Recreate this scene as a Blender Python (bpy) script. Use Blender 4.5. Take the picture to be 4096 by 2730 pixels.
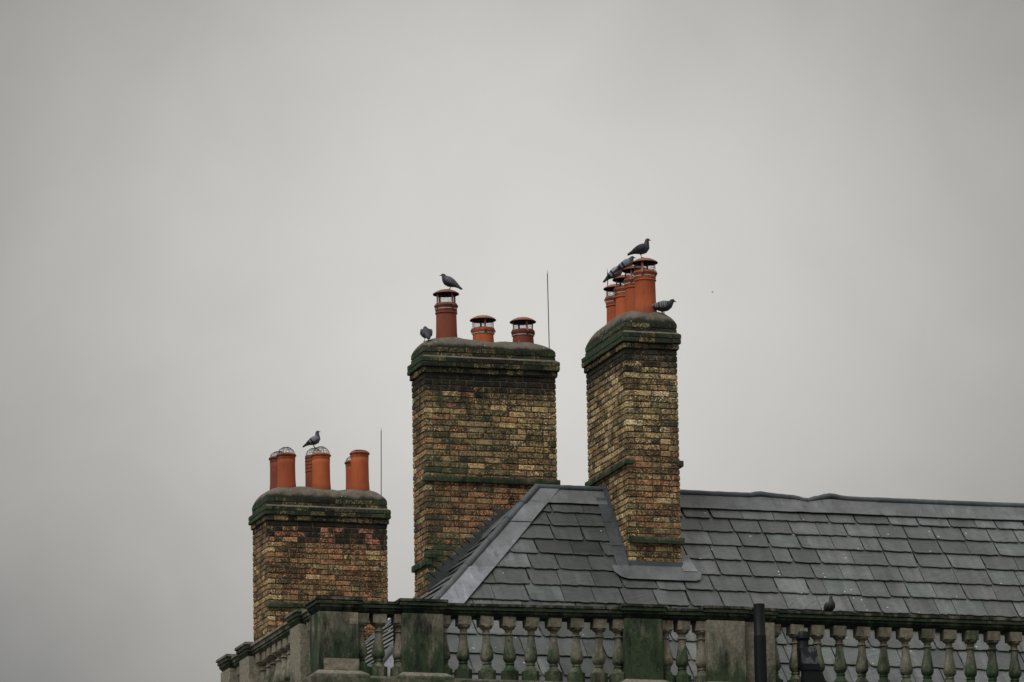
import bpy, bmesh, math, random
from mathutils import Vector, Matrix, Quaternion

# ------------------------------------------------------------------ scene, camera, sky, sun
scene = bpy.context.scene
for o in list(bpy.data.objects):
    bpy.data.objects.remove(o)
COL = scene.collection
R = math.radians
Z0 = 18.6                                   # height of the tall stack's shoulder above the ground
FPX, PITCH, YAW, ROLL = 26000.0, R(12), R(17), R(-1)
CAM = Vector((-24.969, -76.785, 1.604))
_fh = Vector((math.sin(YAW), math.cos(YAW), 0)); _rh = Vector((math.cos(YAW), -math.sin(YAW), 0)); _up = Vector((0, 0, 1))
FWD = _fh*math.cos(PITCH) + _up*math.sin(PITCH); _u = _up*math.cos(PITCH) - _fh*math.sin(PITCH)
RT = _rh*math.cos(ROLL) + _u*math.sin(ROLL); UP = -_rh*math.sin(ROLL) + _u*math.cos(ROLL)
cd = bpy.data.cameras.new('camera'); cam = bpy.data.objects.new('camera', cd); COL.objects.link(cam)
cd.sensor_width = 36; cd.lens = FPX/4096*36; cd.clip_start = 1; cd.clip_end = 6000
M = Matrix((( RT.x, UP.x, -FWD.x, CAM.x), (RT.y, UP.y, -FWD.y, CAM.y), (RT.z, UP.z, -FWD.z, CAM.z), (0, 0, 0, 1)))
cam.matrix_world = M
scene.camera = cam

def ray(x, y): return FWD*FPX + RT*(x-2048) - UP*(y-1365)
def onY(x, y, Y):                            # photo pixel -> point on the vertical plane Y
    r = ray(x, y); return CAM + r*((Y-CAM.y)/r.y)
def onX(x, y, X):
    r = ray(x, y); return CAM + r*((X-CAM.x)/r.x)

SUN_EL, SUN_AZ = R(52), R(-128)              # azimuth from +Y towards +X: soft sun behind cloud, front left
sun_dir = Vector((math.cos(SUN_EL)*math.sin(SUN_AZ), math.cos(SUN_EL)*math.cos(SUN_AZ), math.sin(SUN_EL)))

world = bpy.data.worlds.new('World'); scene.world = world; world.use_nodes = True
def world_nodes():
    nt = world.node_tree; N = nt.nodes; L = nt.links; N.clear()
    def m(op, a, b=None, c=None):
        n = N.new('ShaderNodeMath'); n.operation = op
        for i, v in enumerate((a, b, c)):
            if v is None: continue
            if isinstance(v, (int, float)): n.inputs[i].default_value = v
            else: L.new(v, n.inputs[i])
        return n.outputs[0]
    tc = N.new('ShaderNodeTexCoord'); sp = N.new('ShaderNodeSeparateXYZ'); L.new(tc.outputs['Generated'], sp.inputs[0])
    az = m('ARCTAN2', sp.outputs[0], sp.outputs[1]); el = m('ARCSINE', sp.outputs[2])
    no = N.new('ShaderNodeTexNoise'); no.inputs['Scale'].default_value = 14; no.inputs['Detail'].default_value = 4
    no.inputs['Roughness'].default_value = .55; L.new(tc.outputs['Generated'], no.inputs['Vector'])
    nz = m('SUBTRACT', no.outputs[0], .5)
    no2 = N.new('ShaderNodeTexNoise'); no2.inputs['Scale'].default_value = 42; no2.inputs['Detail'].default_value = 5; no2.inputs['Roughness'].default_value = .5
    no2.inputs['Distortion'].default_value = .6; L.new(tc.outputs['Generated'], no2.inputs['Vector']); nf = m('SUBTRACT', no2.outputs[0], .5)
    # broad swells of the cloud layer, the same all over the sky
    a = m('COSINE', m('ADD', m('MULTIPLY', m('SUBTRACT', az, YAW-.001), 24.0), m('MULTIPLY', nz, .55)))
    b = m('COSINE', m('ADD', m('MULTIPLY', m('SUBTRACT', el, PITCH+.001), 29.0), m('MULTIPLY', nz, .6)))
    p = m('MULTIPLY', m('MULTIPLY_ADD', a, .28, .72), m('MULTIPLY_ADD', b, .28, .72))
    p = m('ADD', p, m('ADD', m('MULTIPLY', nz, .10), m('MULTIPLY', nf, .12)))
    zen = m('MULTIPLY_ADD', m('MAXIMUM', sp.outputs[2], 0.0), 1.6, .67)
    lum = m('MULTIPLY', m('MULTIPLY', p, .66), zen)
    cb = N.new('ShaderNodeCombineColor')
    L.new(m('MULTIPLY', lum, 1.025), cb.inputs[0]); L.new(m('MULTIPLY', lum, .996), cb.inputs[1]); L.new(m('MULTIPLY', lum, .94), cb.inputs[2])
    sky = N.new('ShaderNodeTexSky'); sky.sky_type = 'NISHITA'; sky.sun_disc = False
    sky.sun_elevation = SUN_EL; sky.sun_rotation = SUN_AZ
    sc = N.new('ShaderNodeVectorMath'); sc.operation = 'SCALE'; sc.inputs['Scale'].default_value = 10.0
    L.new(cb.outputs[0], sc.inputs[0])
    mx = N.new('ShaderNodeMix'); mx.data_type = 'RGBA'; mx.inputs[0].default_value = .96
    L.new(sky.outputs[0], mx.inputs[6]); L.new(sc.outputs[0], mx.inputs[7])
    bg = N.new('ShaderNodeBackground'); bg.inputs[1].default_value = .1; L.new(mx.outputs[2], bg.inputs[0])
    out = N.new('ShaderNodeOutputWorld'); L.new(bg.outputs[0], out.inputs[0])
world_nodes()
sl = bpy.data.lights.new('sun', 'SUN'); sl.energy = 1.5; sl.angle = R(25); sl.color = (1, .985, .955)
so = bpy.data.objects.new('sun', sl); COL.objects.link(so); so.rotation_euler = sun_dir.to_track_quat('Z', 'Y').to_euler()
scene.view_settings.view_transform = 'Standard'; scene.view_settings.look = 'None'
scene.view_settings.exposure = 0; scene.view_settings.gamma = 1
scene.render.engine = 'CYCLES'

# ------------------------------------------------------------------ helpers
rng = random.Random(7)
WO = {}                                     # world origin of every object
def V(*a): return Vector(a)
def empty(name, loc, label, cat, group=None):
    o = bpy.data.objects.new(name, None); COL.objects.link(o); o.location = loc; o.empty_display_size = .2
    WO[o] = Vector(loc); o['label'] = label; o['category'] = cat
    if group: o['group'] = group
    return o
def link(o, parent, loc):
    COL.objects.link(o); WO[o] = Vector(loc)
    if parent is not None:
        o.parent = parent; o.location = Vector(loc) - WO[parent]
    else:
        o.location = loc
    return o
class MB:
    def __init__(s): s.v = []; s.f = []; s.mi = []; s.c = []
    def add(s, vs, fs, mi=0, col=None):
        k = len(s.v); s.v += [Vector(v) for v in vs]; s.f += [[i+k for i in f] for f in fs]; s.mi += [mi]*len(fs)
        s.c += [col or (0, 0, 0, 1)]*len(vs); return s
    def box(s, lo, hi, mi=0, col=None, jit=0):
        (a, b, c), (d, e, f) = lo, hi
        vs = [(a,b,c),(d,b,c),(d,e,c),(a,e,c),(a,b,f),(d,b,f),(d,e,f),(a,e,f)]
        if jit: vs = [tuple(q+rng.uniform(-jit, jit) for q in v) for v in vs]
        return s.add(vs, [(0,3,2,1),(4,5,6,7),(0,1,5,4),(1,2,6,5),(2,3,7,6),(3,0,4,7)], mi, col)
    def lathe(s, prof, c=(0,0,0), seg=24, mi=0, col=None, mis=None):
        vs = []; n = len(prof)
        for r, z in prof:
            for k in range(seg):
                a = 2*math.pi*k/seg; vs.append((c[0]+r*math.cos(a), c[1]+r*math.sin(a), c[2]+z))
        base = len(s.v)
        s.add(vs, [], mi, col)
        for i in range(n-1):
            for k in range(seg):
                k2 = (k+1) % seg
                s.f.append([base+i*seg+k, base+i*seg+k2, base+(i+1)*seg+k2, base+(i+1)*seg+k]); s.mi.append(mis[i] if mis else mi)
        return s
    def tube(s, pts, r, seg=6, mi=0, col=None, closed=False, caps=True):
        pts = [Vector(p) for p in pts]; n = len(pts); vs = []; ref = None
        for i, p in enumerate(pts):
            if closed: t = pts[(i+1) % n]-pts[i-1]
            else: t = pts[min(i+1, n-1)]-pts[max(i-1, 0)]
            t.normalize()
            if ref is None:
                ref = t.orthogonal().normalized()
            ref = (ref - t*ref.dot(t)).normalized(); q = t.cross(ref)
            rr = r[i] if isinstance(r, (list, tuple)) else r
            for k in range(seg):
                a = 2*math.pi*k/seg; vs.append(p + ref*rr*math.cos(a) + q*rr*math.sin(a))
        fs = []
        for i in range(n if closed else n-1):
            j = (i+1) % n
            for k in range(seg):
                k2 = (k+1) % seg; fs.append((i*seg+k, i*seg+k2, j*seg+k2, j*seg+k))
        if caps and not closed:
            fs.append(tuple(reversed(range(seg)))); fs.append(tuple(range((n-1)*seg, n*seg)))
        return s.add(vs, fs, mi, col)
    def prism(s, poly, n, th, mi=0, col=None):           # polygon (world points) thickened along n
        n = Vector(n); k = len(poly); top = [Vector(p)+n*th for p in poly]; bot = [Vector(p) for p in poly]
        fs = [tuple(range(k)), tuple(reversed(range(k, 2*k)))] + [(i, i+k, (i+1) % k+k, (i+1) % k) for i in range(k)]
        return s.add(top+bot, fs, mi, col)
    def mesh(s, name, mats, origin=(0,0,0), smooth=False, attr=False):
        o = Vector(origin); me = bpy.data.meshes.new(name)
        me.from_pydata([v-o for v in s.v], [], s.f)
        for m in (mats if isinstance(mats, (list, tuple)) else [mats]): me.materials.append(m)
        me.polygons.foreach_set('material_index', s.mi)
        if attr:
            ca = me.color_attributes.new('col', 'FLOAT_COLOR', 'POINT')
            ca.data.foreach_set('color', [q for c in s.c for q in c])
        bm = bmesh.new(); bm.from_mesh(me); bmesh.ops.recalc_face_normals(bm, faces=bm.faces); bm.to_mesh(me); bm.free()
        if smooth is True: me.polygons.foreach_set('use_smooth', [True]*len(me.polygons))
        elif smooth:
            me.polygons.foreach_set('use_smooth', [True]*len(me.polygons)); me.set_sharp_from_angle(angle=R(smooth))
        me.update(); return me
    def build(s, name, mats, parent=None, origin=None, smooth=False, attr=False, color=None, kind=None):
        if origin is None:
            lo = Vector([min(v[i] for v in s.v) for i in range(3)]); hi = Vector([max(v[i] for v in s.v) for i in range(3)])
            origin = V((lo.x+hi.x)/2, (lo.y+hi.y)/2, lo.z)
        o = bpy.data.objects.new(name, s.mesh(name, mats, origin, smooth, attr)); link(o, parent, origin)
        if color: o.color = color
        if kind: o['kind'] = kind
        return o
def tag(o, label, cat, group=None):
    o['label'] = label; o['category'] = cat
    if group: o['group'] = group
    return o

# ------------------------------------------------------------------ materials
class NT:
    def __init__(s, name):
        s.m = bpy.data.materials.new(name); s.m.use_nodes = True; s.t = s.m.node_tree; s.N = s.t.nodes; s.L = s.t.links
        s.b = s.N['Principled BSDF']; s.pos = s.N.new('ShaderNodeNewGeometry').outputs['Position']
    def lk(s, v, sock):
        if isinstance(v, (int, float)): sock.default_value = v
        elif isinstance(v, tuple): sock.default_value = v if len(v) == len(sock.default_value) else (*v, 1)
        else: s.L.new(v, sock)
    def noise(s, scale, detail=4, rough=.6, vec=None, dist=0):
        n = s.N.new('ShaderNodeTexNoise'); n.inputs['Scale'].default_value = scale; n.inputs['Detail'].default_value = detail
        n.inputs['Roughness'].default_value = rough; n.inputs['Distortion'].default_value = dist
        s.L.new(vec or s.pos, n.inputs['Vector']); return n.outputs[0]
    def scaled(s, sc, vec=None):
        n = s.N.new('ShaderNodeVectorMath'); n.operation = 'MULTIPLY'; n.inputs[1].default_value = sc
        s.L.new(vec or s.pos, n.inputs[0]); return n.outputs[0]
    def ramp(s, v, a, b, x0=0.0, x1=1.0):
        n = s.N.new('ShaderNodeMapRange'); n.inputs[1].default_value = a; n.inputs[2].default_value = b
        n.inputs[3].default_value = x0; n.inputs[4].default_value = x1; s.lk(v, n.inputs[0]); return n.outputs[0]
    def math(s, op, a, b=0.0):
        n = s.N.new('ShaderNodeMath'); n.operation = op; s.lk(a, n.inputs[0]); s.lk(b, n.inputs[1]); return n.outputs[0]
    def mix(s, f, a, b, mode='MIX'):
        n = s.N.new('ShaderNodeMix'); n.data_type = 'RGBA'; n.blend_type = mode
        s.lk(f, n.inputs[0]); s.lk(a, n.inputs[6]); s.lk(b, n.inputs[7]); return n.outputs[2]
    def objinfo(s): return s.N.new('ShaderNodeObjectInfo').outputs
    def attr(s, name='col'):
        n = s.N.new('ShaderNodeAttribute'); n.attribute_name = name; return n.outputs
    def spots(s, scale, size, rare):                     # sparse small round specks
        n = s.N.new('ShaderNodeTexVoronoi'); n.inputs['Scale'].default_value = scale; s.L.new(s.pos, n.inputs['Vector'])
        sep = s.N.new('ShaderNodeSeparateColor'); s.L.new(n.outputs['Color'], sep.inputs[0])
        return s.math('MULTIPLY', s.math('LESS_THAN', n.outputs['Distance'], size), s.math('GREATER_THAN', sep.outputs[0], rare))
    def sep(s, col):
        n = s.N.new('ShaderNodeSeparateColor'); s.L.new(col, n.inputs[0]); return n.outputs
    def bump(s, h, strength, dist=.01):
        n = s.N.new('ShaderNodeBump'); n.inputs['Strength'].default_value = strength; n.inputs['Distance'].default_value = dist
        s.L.new(h, n.inputs['Height']); s.L.new(n.outputs[0], s.b.inputs['Normal'])
    def done(s, col, rough, spec=.5):
        s.lk(col, s.b.inputs['Base Color']); s.lk(rough, s.b.inputs['Roughness'])
        s.b.inputs['Specular IOR Level'].default_value = spec; return s.m

def m_brick():
    t = NT('weathered_brick'); oi = t.objinfo()
    isl = t.N.new('ShaderNodeNewGeometry').outputs['Random Per Island']
    rnd = t.math('FRACT', t.math('ADD', oi['Random'], isl))
    base = t.mix(1.0, oi['Color'], t.attr()[0], 'ADD')
    sa = t.sep(t.attr('sa')[0])                            # soot and algae of the joined bricks
    def oattr(name):
        n = t.N.new('ShaderNodeAttribute'); n.attribute_type = 'OBJECT'; n.attribute_name = name; return n.outputs['Fac']
    soot = t.math('ADD', oattr('soot'), sa[0]); alga = t.math('ADD', oattr('algae'), sa[1])
    n1 = t.noise(26, 5, .72, dist=1.6); n2 = t.noise(120, 3, .7); n4 = t.noise(55, 4, .7, dist=1.2)
    big = t.noise(1, 5, .65, t.scaled((5.5, 5.5, 1.6))); run = t.noise(1, 4, .6, t.scaled((13, 13, 1.1)))
    mott = t.math('ADD', t.math('MULTIPLY', n1, .55), t.math('MULTIPLY', n4, .45))
    c = t.mix(t.math('MULTIPLY', t.ramp(mott, .52, .39), .85), base, t.mix(1.0, base, (2.3, 2.25, 2.1), 'MULTIPLY'))
    key = t.math('ADD', mott, t.math('MULTIPLY', rnd, .12))
    key = t.math('ADD', key, t.math('MULTIPLY', big, .30))
    c = t.mix(t.math('MULTIPLY', t.ramp(key, .64, .76), .90), c, (.020, .020, .013))
    sk = t.math('ADD', soot, t.math('MULTIPLY', t.math('SUBTRACT', run, .5), .9)); sk = t.math('ADD', sk, t.math('MULTIPLY', t.math('SUBTRACT', mott, .5), 1.7))
    c = t.mix(t.math('MULTIPLY', t.ramp(sk, .32, .78), .93), c, (.012, .015, .014))
    ak = t.math('ADD', alga, t.math('MULTIPLY', t.math('SUBTRACT', big, .5), 1.3)); ak = t.math('ADD', ak, t.math('MULTIPLY', t.math('SUBTRACT', n4, .5), 1.3))
    c = t.mix(t.math('MULTIPLY', t.ramp(ak, .36, .80), .86), c, t.mix(t.ramp(n1, .35, .65), (.022, .052, .028), (.06, .095, .052)))
    c = t.mix(t.math('MULTIPLY', t.spots(26, .10, .95), .85), c, (.55, .53, .48))
    t.bump(t.math('ADD', mott, t.math('MULTIPLY', n2, .3)), .9, .016)
    return t.done(c, .9, .25)
def m_mortar(name, col, dark):
    t = NT(name); n = t.noise(40, 5, .7); n3 = t.noise(3, 3)
    c = t.mix(t.ramp(t.math('ADD', n, t.math('MULTIPLY', n3, .5)), .55, 1.0), col, dark)
    t.bump(n, .5, .006); return t.done(c, .95, .2)
def m_flaunch():
    t = NT('cement_flaunching'); n = t.noise(9, 6, .65); f = t.noise(90, 4, .7)
    c = t.mix(t.ramp(n, .35, .7), (.21, .185, .148), (.105, .092, .073))
    z = t.attr()[0]                                       # r = algae where the cement meets the brick edge
    g = t.ramp(t.math('ADD', t.sep(z)[0], t.math('MULTIPLY', t.math('SUBTRACT', n, .5), 1.1)), .45, .8)
    c = t.mix(t.math('MULTIPLY', g, .9), c, (.022, .03, .018))
    c = t.mix(t.math('MULTIPLY', t.spots(20, .16, .90), .9), c, (.6, .58, .54))
    t.bump(t.math('ADD', f, t.noise(24, 5, .7)), .7, .015); return t.done(c, .9, .25)
def m_terra(name, col, dark, rough=.7, dirt=1.0):
    t = NT(name); n = t.noise(4, 5, .6, t.scaled((1, 1, .35))); f = t.noise(60, 4, .6); s = t.noise(1, 5, .65, t.scaled((16, 16, 2.2)))
    c = t.mix(t.ramp(n, .35, .72), col, dark)
    rr = t.objinfo()['Random']; c = t.mix(1.0, c, t.mix(rr, (1.12, 1.08, 1.0), (.80, .74, .74)), 'MULTIPLY')
    c = t.mix(t.ramp(f, .58, .8, 0, .35), c, tuple(q*.3 for q in col))
    gen = t.N.new('ShaderNodeTexCoord').outputs['Generated']; gs = t.N.new('ShaderNodeSeparateXYZ'); t.L.new(gen, gs.inputs[0])
    top = t.ramp(t.math('ADD', gs.outputs[2], t.math('MULTIPLY', t.math('SUBTRACT', s, .5), .5)), .82, 1.05)
    foot = t.ramp(t.math('ADD', gs.outputs[2], t.math('MULTIPLY', t.math('SUBTRACT', n, .5), .5)), .20, .08)
    c = t.mix(t.math('MULTIPLY', top, .8*dirt), c, (.07, .035, .022))
    c = t.mix(t.math('MULTIPLY', foot, .5*dirt), c, (.13, .06, .04))
    c = t.mix(t.math('MULTIPLY', t.ramp(s, .54, .72), .5*dirt), c, tuple(q*.45 for q in col))
    c = t.mix(t.math('MULTIPLY', t.spots(24, .07, .93), .9), c, (.07, .018, .01))
    c = t.mix(t.math('MULTIPLY', t.spots(17, .10, .93), .8), c, (.55, .5, .44))
    t.bump(t.math('ADD', f, n), .25, .006); return t.done(c, rough, .3)
def m_slate():
    t = NT('wet_slate'); oi = t.objinfo()
    tc = t.N.new('ShaderNodeTexCoord').outputs['Object']
    off = t.N.new('ShaderNodeVectorMath'); off.operation = 'ADD'; t.L.new(tc, off.inputs[0])
    cmb = t.N.new('ShaderNodeCombineXYZ'); t.L.new(t.math('MULTIPLY', oi['Random'], 37.0), cmb.inputs[0]); t.L.new(t.math('MULTIPLY', oi['Random'], 91.0), cmb.inputs[1])
    t.L.new(cmb.outputs[0], off.inputs[1]); v = off.outputs[0]
    rot = t.N.new('ShaderNodeVectorRotate'); rot.rotation_type = 'Z_AXIS'; t.L.new(v, rot.inputs['Vector'])
    t.L.new(t.math('MULTIPLY', t.math('SUBTRACT', oi['Random'], .5), 1.6), rot.inputs['Angle'])
    st = t.noise(1, 4, .6, t.scaled((5, 55, 20), rot.outputs[0]), .6)
    blot = t.noise(5, 5, .65, v); big = t.noise(1.1, 4, .6)
    base = t.mix(1.0, oi['Color'], t.attr()[0], 'ADD')
    c = t.mix(t.ramp(st, .3, .72), t.mix(1.0, base, (.58, .60, .62), 'MULTIPLY'), t.mix(1.0, base, (1.3, 1.3, 1.3), 'MULTIPLY'))
    c = t.mix(t.ramp(blot, .52, .78, 0, .65), c, t.mix(1.0, base, (1.55, 1.5, 1.42), 'MULTIPLY'))
    c = t.mix(t.ramp(big, .52, .72, 0, .6), c, (.026, .034, .034))
    wet = t.noise(1, 4, .6, t.scaled((7, 1.0, 1.0)))
    c = t.mix(t.ramp(wet, .50, .70, 0, .6), c, (.03, .037, .038))
    c = t.mix(t.ramp(wet, .46, .30, 0, .5), c, t.mix(1.0, base, (1.7, 1.7, 1.68), 'MULTIPLY'))
    sepo = t.N.new('ShaderNodeSeparateXYZ'); t.L.new(tc, sepo.inputs[0])
    tail = t.ramp(t.math('SUBTRACT', sepo.outputs[1], t.math('MULTIPLY', blot, .07)), -.03, .012, 1, 0)
    c = t.mix(t.math('MULTIPLY', tail, .6), c, (.075, .09, .06))
    c = t.mix(t.math('MULTIPLY', t.spots(10, .12, .82), .9), c, (.55, .54, .52))
    c = t.mix(t.math('MULTIPLY', t.spots(13, .13, .86), .85), c, (.012, .013, .013))
    t.bump(t.math('ADD', st, t.math('MULTIPLY', blot, .6)), .45, .008)
    return t.done(c, t.ramp(blot, .3, .7, .34, .55), .6)
def m_lead():
    t = NT('lead_sheet'); n = t.noise(2.6, 5, .6); f = t.noise(22, 4, .6); oi = t.objinfo()
    c = t.mix(t.ramp(n, .35, .7), (.115, .125, .128), (.22, .232, .242))
    c = t.mix(t.ramp(f, .55, .75, 0, .6), c, (.075, .082, .084))
    st = t.noise(1, 5, .65, t.scaled((9, 3, 2))); c = t.mix(t.ramp(st, .55, .72, 0, .7), c, (.055, .06, .062))
    c = t.mix(t.ramp(st, .40, .28, 0, .5), c, (.36, .36, .38))
    c = t.mix(1.0, c, oi['Color'], 'MULTIPLY')
    c = t.mix(t.math('MULTIPLY', t.spots(15, .09, .88), .85), c, (.02, .02, .02))
    c = t.mix(t.math('MULTIPLY', t.spots(11, .06, .88), .8), c, (.55, .54, .52))
    t.bump(t.math('ADD', n, t.math('MULTIPLY', f, .3)), .35, .03); return t.done(c, .5, .5)
def m_stone():
    # object colour: r = green algae, g = black crust, b = paleness
    t = NT('weathered_sandstone'); oi = t.objinfo(); ch = t.sep(oi['Color'])
    tc = t.N.new('ShaderNodeTexCoord').outputs['Object']
    sv = t.scaled((1, 1, .45))
    n1 = t.noise(5.0, 6, .68, sv); n2 = t.noise(6.5, 6, .68, t.scaled((1, 1, .3))); f = t.noise(70, 5, .75); mid = t.noise(22, 5, .7)
    pale = t.mix(t.ramp(mid, .3, .7), (.13, .118, .088), (.36, .325, .25))
    c = t.mix(1.0, pale, t.math('MULTIPLY', ch[2], 1.0), 'MULTIPLY')
    gm = t.math('ADD', ch[0], t.math('MULTIPLY', t.math('SUBTRACT', n1, .5), 2.1)); gm = t.math('ADD', gm, t.math('MULTIPLY', t.math('SUBTRACT', f, .5), .9))
    if True:
        gen = t.N.new('ShaderNodeTexCoord').outputs['Generated']; gs = t.N.new('ShaderNodeSeparateXYZ'); t.L.new(gen, gs.inputs[0])
        gm = t.math('ADD', gm, t.ramp(gs.outputs[2], .05, .75, .36, -.20))
    grn = t.mix(t.ramp(mid, .3, .75), (.014, .036, .018), (.050, .088, .036))
    c = t.mix(t.math('MULTIPLY', t.ramp(gm, .25, .75), .93), c, grn)
    bk = t.math('ADD', ch[1], t.math('MULTIPLY', t.math('SUBTRACT', n2, .5), 2.2)); bk = t.math('ADD', bk, t.math('MULTIPLY', t.math('SUBTRACT', mid, .5), .7))
    c = t.mix(t.math('MULTIPLY', t.ramp(bk, .35, .8), .93), c, (.008, .011, .009))
    c = t.mix(t.math('MULTIPLY', t.spots(24, .10, .93), .8), c, (.42, .42, .38))
    t.bump(t.math('ADD', mid, f), .55, .008); return t.done(c, .9, .25)
def m_plain(name, col, rough=.5, spec=.5, nscale=20, var=.5):
    t = NT(name); n = t.noise(nscale, 4, .6)
    c = t.mix(t.ramp(n, .3, .75), col, tuple(q*var for q in col)); return t.done(c, rough, spec)
def m_vcol(name, rough):
    t = NT(name); n = t.noise(160, 3, .6)
    c = t.attr()[0]; c = t.mix(t.ramp(n, .35, .75), c, t.mix(1.0, c, (.55, .56, .6), 'MULTIPLY')); t.bump(n, .3, .004)
    return t.done(c, rough, .4)
def m_peel():
    t = NT('peeling_black_paint'); n = t.noise(9, 5, .7, t.scaled((1.6, 1.6, .7)))
    c = t.mix(t.ramp(n, .50, .56), (.012, .014, .016), (.10, .115, .125)); return t.done(c, .45)

BRICK = m_brick(); MORTAR = m_mortar('old_mortar', (.19, .15, .108), (.055, .05, .036)); SOOTM = m_mortar('mossy_mortar', (.05, .052, .036), (.016, .02, .014))
FLAUNCH = m_flaunch(); TERRA = m_terra('terracotta_orange', (.52, .135, .050), (.40, .095, .036))
TERRAD = m_terra('terracotta_red', (.27, .072, .042), (.17, .048, .032)); CAPRED = m_terra('painted_cowl_red', (.33, .14, .105), (.17, .065, .048), .6)
COWLSHADE = m_plain('cowl_shade_black', (.014, .014, .014), .8, .3); WIRE = m_plain('galvanised_wire', (.07, .07, .07), .5); BAND = m_plain('zinc_band', (.50, .49, .46), .45)
SLATE = m_slate(); LEAD = m_lead(); STONE = m_stone(); BLACKP = m_plain('black_paint', (.006, .008, .010), .55, .25); PEEL = m_peel()
FEATH = m_vcol('feathers', .6); LEG = m_plain('pigeon_leg', (.16, .06, .055), .6); EYE = m_plain('eye_black', (.01, .008, .006), .2); BEAK = m_plain('beak', (.05, .045, .045), .5)
DECK = m_plain('roof_underlay', (.025, .026, .027), .9); GROUND = m_plain('ground_tarmac', (.055, .055, .055), .9, .3, .6, .7); WALLM = m_plain('rear_wall_render', (.22, .20, .17), .9, .3, 3, .7)

# ------------------------------------------------------------------ ground and building bodies
mb = MB(); mb.add([(-3000, -3000, 0), (3000, -3000, 0), (3000, 3000, 0), (-3000, 3000, 0)], [(0, 1, 2, 3)])
g = mb.build('ground', GROUND, origin=(0, 0, 0)); g['kind'] = 'structure'

PX, PY = -4.729, -2.473                     # front-left corner of the parapet's corner pedestal
PZ = Z0-4.011
GUT = Z0-4.98                               # gutter floor behind the parapet
bw = empty('stone_building', (PX+6, PY+4, 0), 'dark mossy parapet wall of the stone building below the balustrade', 'building')
mb = MB(); mb.box((PX-.03, PY-.03, -.3), (15, PY+6.7, GUT))
mb.build('wall', STONE, bw, color=(.55, .35, .8, 1))
mb = MB(); zc = PZ-.66
for a in ((PX-.14, PY-.14, 15, PY+.44), (PX-.14, PY+.44, PX+.44, PY+4.95)):
    mb.box((a[0], a[1], GUT), (a[2], a[3], zc-.05))
mb.build('parapet_base', STONE, bw, color=(.75, .25, .8, 1))
rw = empty('rear_wing', (1, 14, 0), 'rear wing wall carrying the lower left chimney stack behind the hip', 'building')
mb = MB(); mb.box((-4.2, 9.5, -.3), (14, 19, Z0-3.4)); mb.build('wall', WALLM, rw)

# ------------------------------------------------------------------ brick library
def brick_lib(L, n):
    out = []
    for k in range(n):
        bm = bmesh.new(); bmesh.ops.create_cube(bm, size=1)
        for v in bm.verts: v.co = V(v.co.x*L, v.co.y*.1025, v.co.z*.0645)
        bmesh.ops.bevel(bm, geom=bm.edges[:], offset=.006, segments=1, affect='EDGES')
        for v in bm.verts: v.co += V(rng.uniform(-1, 1)*.004, rng.uniform(-1, 1)*.003, rng.uniform(-1, 1)*.0042)
        me = bpy.data.meshes.new('brick'); bm.to_mesh(me); bm.free(); me.materials.append(BRICK); out.append(me)
    return out
LIBS = brick_lib(.215, 8); LIBH = brick_lib(.1025, 8)
def jit(c, k=.14):
    q = rng.uniform(1-k, 1+k); return tuple(max(0, a*q*rng.uniform(.95, 1.05)) for a in c)
class Bricks:
    """collects axis-aligned bricks: centre, length, along 'x' or 'y', colour, visible weight"""
    def __init__(s): s.b = []
    def add(s, c, L, ax, col, w, h=.066, d=.1025): s.b.append((w, Vector(c), L, ax, col, h, d))
    def build(s, parent, limit=298):
        s.b.sort(key=lambda q: -q[0])
        rest = MB(); sa = []
        for i, (w, c, L, ax, col, h, d) in enumerate(s.b):
            me = rng.choice(LIBS if L > .15 else LIBH); l0 = .215 if L > .15 else .1025
            flip = rng.choice((0, math.pi)); rz = (0 if ax == 'x' else math.pi/2)+flip
            sc = V(L/l0, d/.1025, h/.066)
            if i < limit and w > 0:
                o = bpy.data.objects.new('brick', me); link(o, parent, c); o.rotation_euler = (0, 0, rz); o.scale = sc; o.color = (*col[0], 1); o['soot'] = col[1]; o['algae'] = col[2]
            else:
                mt = Matrix.Translation(c) @ Matrix.Rotation(rz, 4, 'Z') @ Matrix.Diagonal((*sc, 1))
                rest.add([mt @ v.co for v in me.vertices], [list(p.vertices) for p in me.polygons], 0, (*col[0], 1)); sa += [(col[1], col[2], 0, 1)]*len(me.vertices)
        if rest.v:
            o = rest.build('brickwork', BRICK, parent, attr=True, color=(0, 0, 0, 1), kind='stuff')
            ca = o.data.color_attributes.new('sa', 'FLOAT_COLOR', 'POINT'); ca.data.foreach_set('color', [q for c in sa for q in c])
HC = .077
def fill(total, sfrac):
    out = []; t = 0
    while t < total-.05:
        L = .215 if rng.random() < sfrac else .1025
        if total-t < .16: L = max(.06, total-t)
        out.append(L); t += L+.011
    k = (total+.011)/t
    out = [l*k for l in out] if abs(k-1) < .6 else out
    s = sum(out)+.011*(len(out)-1); k = (total-.011*(len(out)-1))/(s-.011*(len(out)-1)); return [l*k for l in out]
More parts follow.
